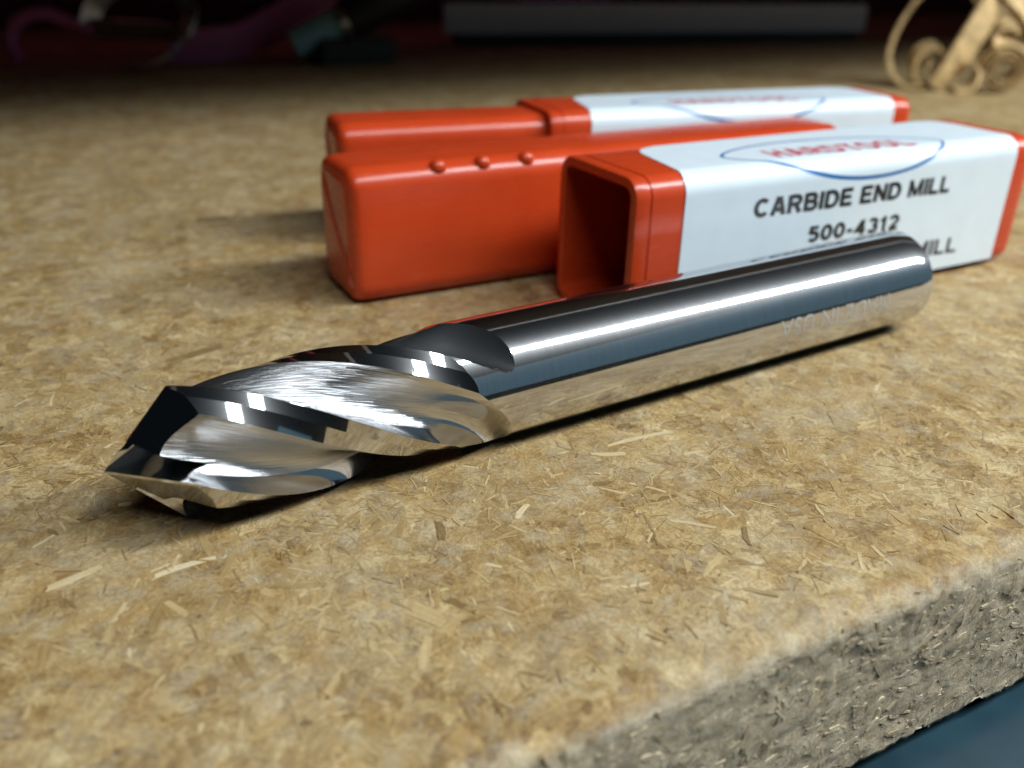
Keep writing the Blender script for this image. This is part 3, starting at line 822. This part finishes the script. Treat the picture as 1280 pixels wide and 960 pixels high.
bands('wood_shaving', 'broad wood shaving strip leaning diagonally in the middle of the pile', [(-5.5, -4, .8), (-3.6, -4.6, 4), (-1.4, -5, 8.5), (.8, -4.6, 13), (3.2, -3.5, 17.5), (6, -2, 19.2), (7.4, -1, 16.5), (5.6, -.5, 13.5)], (.85, .25, -.35), 6.6, .8, 90, .12)
bands('wood_shaving', 'broad wood shaving looping over the top right of the pile', [(1, 1, 20), (4, -1, 23.5), (8.5, -2, 21.5), (13, -3, 16.8), (14.8, -4, 12.4), (12.6, -5, 9.8), (8.6, -5, 10), (6.6, -4.5, 12.6), (8.2, -4, 15.2), (11.2, -3.5, 14.6), (11.6, -3, 12.6)], (.30, .6, .65), 7.0, .8, 110, .2)
bands('wood_shaving', 'short wood shaving hook lying between the ring and the diagonal strip', [(-2, -7, .5), (1, -7, 1.6), (2.6, -6, 4.6), (1.2, -5, 7), (-1, -5, 6.4)], (.2, .9, .3), 5.0, .8, 60, .1)
bands('wood_shaving', 'thin wood shaving standing as a big open loop', [(-7, -3, .7), (-12, 0, 1.2), (-15.0, 2, 6), (-13.8, 3, 13), (-9.5, 4, 20), (-2, 4.5, 26), (5, 4, 27), (10, 3, 22), (12.0, 3, 14), (9, 3, 6), (3, 2, 1.0)], (.6, .8, .1), 3.2, .5, 110)

# ------------------------------------------------------------------ dark clutter at the back
def bar_between(a, b, wy, hz, bevel=.4):
    a, b = Vector(a), Vector(b); L = (b - a).length
    bm = bmesh.new(); bmesh.ops.create_cube(bm, size=1); bmesh.ops.scale(bm, vec=(L, wy, hz), verts=bm.verts)
    bmesh.ops.bevel(bm, geom=bm.edges[:], offset=bevel, segments=2, affect='EDGES')
    return bm, (a + b) / 2, math.atan2(b.y - a.y, b.x - a.x)
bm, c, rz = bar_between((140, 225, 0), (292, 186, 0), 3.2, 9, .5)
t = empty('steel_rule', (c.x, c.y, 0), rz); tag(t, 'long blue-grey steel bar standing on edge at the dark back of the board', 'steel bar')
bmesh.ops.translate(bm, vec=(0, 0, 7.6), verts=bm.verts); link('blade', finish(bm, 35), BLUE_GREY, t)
bm, _, _ = bar_between((0, 0, 0), (150, 0, 0), 7, 3, .5); bmesh.ops.translate(bm, vec=(0, 0, 1.56), verts=bm.verts); link('shadow_strip', finish(bm, 35), BLACK, t)  # black strip added in place of the shadow gap under the bar
# purple strap
pp = smooth_path([(52, 208, 3.5), (70, 206, 5), (90, 212, 12), (115, 222, 17), (150, 240, 19), (190, 245, 14), (230, 240, 3.2)], 70)
o = link('purple_strap', finish(tube_path(pp, 1, flat=(.9, 4.2))), PURPLE)
tag(o, 'dark purple strap rising to the right behind the black plug', 'strap')
# plug
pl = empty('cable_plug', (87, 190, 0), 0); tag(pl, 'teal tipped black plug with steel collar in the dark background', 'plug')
d0, d1 = Vector((-7.6, 3.0, 4.6)), Vector((6.6, -1.0, 11.2)); ax = (d1 - d0).normalized()
def seg(a, b, r0, r1, n=28):
    pts = [d0 + ax * (a + (b - a) * t) for t in (0, .04, .5, .96, 1)]
    return finish(tube_path(pts, [r0 * .86, r0, (r0 + r1) / 2, r1, r1 * .86], n), 40)
link('tip', seg(0, 13.5, 3.6, 3.8), TEAL, pl); link('collar', seg(13.5, 15.2, 5.4, 5.4), STEEL, pl)
link('body', seg(15.2, 36, 5.4, 5.0), BLACK, pl)
bm, _, _ = bar_between((0, 0, 0), (22, 0, 0), 14, 6.6, 1.2); bmesh.ops.translate(bm, vec=(8, 3, 3.3), verts=bm.verts); link('base', finish(bm, 35), BLACK, pl)  # no real part: black block put in for the shadow below the plug
# steel clip with purple handle
cl = empty('spring_clip', (38, 199, 0), 0); tag(cl, 'bent steel clip with purple hooked handle at the dark far left', 'clip')
def cpt(x, y, z): return Vector((0, 0, 0)) + bx * x + by * y + Vector((0, 0, z))
pth = smooth_path([cpt(2, -1, 1.3), cpt(9, -2, 1.8), cpt(14, -1, 4.4), cpt(15, 1, 7.3), cpt(11, 2, 8.6), cpt(0, 3, 8.8), cpt(-7, 3, 8.8)], 50)
link('lower_band', finish(tube_path(pth, 1, flat=(2.2, .5))), STEEL, cl)
pth = smooth_path([cpt(-7, 3, 9.5), cpt(-5, 4, 14), cpt(0, 5, 18), cpt(7, 6, 19.6), cpt(14, 6, 18), cpt(17, 5, 13), cpt(15.6, 1.5, 7.6)], 50)
link('upper_band', finish(tube_path(pth, 1, flat=(2.2, .5))), STEEL, cl)
pth = smooth_path([cpt(-6, 3, 8.4), cpt(-11, 3, 10), cpt(-17, 2, 12), cpt(-23, 1, 10), cpt(-25, 0, 5), cpt(-23, -1, 1.6)], 50)
link('handle', finish(tube_path(pth, 1.6, 12)), PURPLE, cl)
